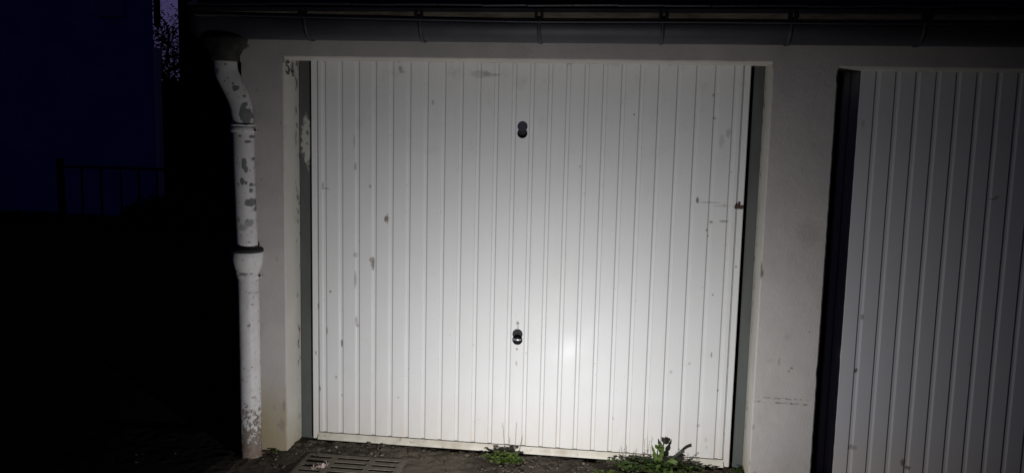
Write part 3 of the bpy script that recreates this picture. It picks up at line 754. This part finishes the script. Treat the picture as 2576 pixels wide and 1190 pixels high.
# ================================================================== the dark yard on the left
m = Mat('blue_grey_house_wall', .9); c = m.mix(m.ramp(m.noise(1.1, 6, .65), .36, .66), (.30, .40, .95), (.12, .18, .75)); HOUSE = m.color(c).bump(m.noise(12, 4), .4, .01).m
m = Mat('black_painted_metal', .5); BLACK = m.color((.004, .004, .005)).m
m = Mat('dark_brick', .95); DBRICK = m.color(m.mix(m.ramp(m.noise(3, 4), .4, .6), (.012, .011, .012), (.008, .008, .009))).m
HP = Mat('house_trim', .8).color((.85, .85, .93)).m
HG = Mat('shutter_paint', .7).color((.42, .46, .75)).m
HY = 9.6
def at(px, py, Y):
    """world point where the ray through a photo point (2576 wide) meets the plane y = Y"""
    v = right*((px-1288)/2079) + up*(-(py-595)/2079) - back; v = v*((Y+4.13)/v.y); return Vector((v.x, -4.13+v.y, 1.66+v.z))
house = tag(empty('neighbour_house', (-8.5, HY, 0)), 'tall blue dark house wall behind the railing at the left', 'house')
def hb(*a): 
    b = bmesh.new(); box(b, a[0]+8.5, a[1]+8.5, a[2]-HY, a[3]-HY, a[4], a[5]); return b
XC = at(400, 300, HY).x; XW = at(384, 40, HY).x
def prism(xr, y0, y1, z0, z1, ex):   # the side wall runs back to the left
    b = bmesh.new(); P = [(-16-ex, y0), (xr, y0), (xr-4.9, y1), (-16-ex, y1)]
    A = [b.verts.new((x+8.5, y-HY, z0)) for x, y in P]; B = [b.verts.new((x+8.5, y-HY, z1)) for x, y in P]
    b.faces.new(A[::-1]); b.faces.new(B)
    for k in range(4): b.faces.new((A[k], A[(k+1) % 4], B[(k+1) % 4], B[k]))
    return b
obj('wall', prism(XW, HY, HY+7, -.1, 7.5, 0), HOUSE, house)
obj('corner_trim', hb(XW+.003, XC, HY-.02, HY+.12, -.1, 3.05), HP, house)
obj('roof', prism(XC+.2, HY-.3, HY+7.2, 7.501, 7.7, .3), SLATE, house)
obj('shutter', hb(at(250, 20, HY).x, at(312, 20, HY).x, HY-.05, HY-.003, at(280, 42, HY).z, at(280, 42, HY).z+1.6), HG, house)
bm = bmesh.new(); tube(bm, [(at(400, 40, HY).x+8.5, -.06, 3.4), (at(400, 40, HY).x+8.5, -.06, 7.4)], .055, 14); obj('downpipe', bm, BLACK, house, True)
# railing
RY = 8.4
rl = tag(empty('railing', (-6.6, RY, 0)), 'black metal railing with thin upright bars before the dark house wall', 'railing')
xr_ = at(442, 440, RY).x+6.6; xl_ = at(152, 430, RY).x+6.6
bm = bmesh.new(); box(bm, xl_-.045, xl_+.045, -.05, .05, -.05, 1.14, .01); obj('railing_post', bm, BLACK, rl)
bm = bmesh.new(); box(bm, xl_+.046, xr_, -.025, .025, .985, 1.03, .004); obj('top_rail', bm, BLACK, rl)
bm = bmesh.new(); box(bm, xl_+.046, xr_, -.02, .02, .10, .14, .004); obj('bottom_rail', bm, BLACK, rl)
for px in (207, 255, 305, 350, 396, 438):
    x = at(px, 480, RY).x+6.6
    bm = bmesh.new(); box(bm, x-.013, x+.013, -.012, .012, .141, .984); obj('railing_bar', bm, BLACK, rl)
# dark building to the right of the gap
bx = at(449, 80, 15).x
db = tag(empty('dark_building', (bx+2.5, 17, 0)), 'black unlit building closing the gap beside the garage row', 'building')
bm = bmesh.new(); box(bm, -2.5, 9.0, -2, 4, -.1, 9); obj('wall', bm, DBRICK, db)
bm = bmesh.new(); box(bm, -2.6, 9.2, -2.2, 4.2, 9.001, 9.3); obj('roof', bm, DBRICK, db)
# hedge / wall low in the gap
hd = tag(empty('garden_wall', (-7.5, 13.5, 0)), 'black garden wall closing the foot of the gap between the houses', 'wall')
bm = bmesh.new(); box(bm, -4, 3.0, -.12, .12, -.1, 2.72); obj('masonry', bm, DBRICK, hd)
# tree seen against the town glow
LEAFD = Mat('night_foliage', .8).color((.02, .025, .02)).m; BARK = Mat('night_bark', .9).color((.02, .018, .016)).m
tb = at(425, 300, 20.)
tr = tag(empty('tree', (tb.x, 20., 0)), 'dark tree with thin branches against the violet glow in the gap', 'tree')
bt = bmesh.new(); bc = bmesh.new(); rnd = random.Random(21)
def limb(p, d, L, r, lvl):
    n = 5; pts = [p]; dd = d.normalized()
    for k in range(n):
        dd = (dd + Vector((rnd.uniform(-.25, .25), rnd.uniform(-.25, .25), rnd.uniform(-.08, .16)))).normalized(); pts.append(pts[-1] + dd*(L/n))
    tube(bt, pts, [r*(1-.6*k/n) for k in range(n+1)], 6, caps=False)
    if lvl == 0: return
    for k in range(4 if lvl > 1 else 3):
        i = rnd.randint(2, n); limb(pts[i], dd + Vector((rnd.uniform(-1, 1), rnd.uniform(-1, 1), rnd.uniform(-.1, .7))), L*rnd.uniform(.45, .7), r*.45, lvl-1)
    if lvl <= 1:
        for k in range(40):
            c_ = pts[rnd.randint(1, n)] + Vector((rnd.gauss(0, .22), rnd.gauss(0, .22), rnd.gauss(0, .22)))
            leaf(bc, c_, rdir(rnd, -.8, .8), rnd.uniform(.06, .12), rnd.uniform(.022, .04), .4, seg=2)
limb(Vector((0, 0, -.1)), Vector((.03, 0, 1)), 3.4, .17, 0)
for a in range(7): limb(Vector((.03, 0, 1.9+.3*a)), Vector((math.cos(a*2.4), math.sin(a*2.4)*.6, .5)), 1.9, .06, 3)
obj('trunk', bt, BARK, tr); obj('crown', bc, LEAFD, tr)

# dark bushes before the house corner and over the garden wall; low ones added to fade the wall foot out
def bush(name, loc, rx, ry, h, n, seed, label):
    r_ = tag(empty(name, loc), label, 'bush'); rnd = random.Random(seed)
    bs = bmesh.new(); bl = bmesh.new()
    for k in range(9):
        a = rnd.uniform(0, 6.28); e = Vector((math.cos(a)*rx*.6, math.sin(a)*ry*.6, h*rnd.uniform(.6, .9)))
        tube(bs, smoothpath([Vector((0, 0, -.05)), e*.5 + Vector((0, 0, .1)), e], 3), [.02]*7, 5, caps=False)
    for k in range(n):
        a = rnd.uniform(0, 6.28); q = rnd.random()**.4; t = rnd.uniform(-.1, 1)
        p = Vector((math.cos(a)*rx*q, math.sin(a)*ry*q, 0)); p.z = h*math.sqrt(max(0, 1-min(1, (p.x/rx)**2)))*t*(.86+.22*noise.noise(p*2.2+Vector((seed, 0, 0))))
        leaf(bl, p, rdir(rnd, -.5, .9), rnd.uniform(.07, .13), rnd.uniform(.03, .05), .4, seg=2)
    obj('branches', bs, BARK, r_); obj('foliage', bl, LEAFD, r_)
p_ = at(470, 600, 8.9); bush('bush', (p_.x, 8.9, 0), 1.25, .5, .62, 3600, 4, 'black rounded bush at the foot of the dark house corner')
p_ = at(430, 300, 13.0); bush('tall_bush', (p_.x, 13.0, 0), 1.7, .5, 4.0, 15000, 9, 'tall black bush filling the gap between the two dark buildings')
p_ = at(40, 600, 8.95); bush('added_low_bush', (p_.x, 8.95, 0), 1.6, .35, .16, 1600, 14, 'low black bush added to darken the foot of the house wall, left of the railing post')
p_ = at(215, 600, 9.1); bush('added_low_bush', (p_.x, 9.1, 0), .9, .3, .12, 700, 15, 'very low black bush added to darken the wall foot behind the bars of the railing')
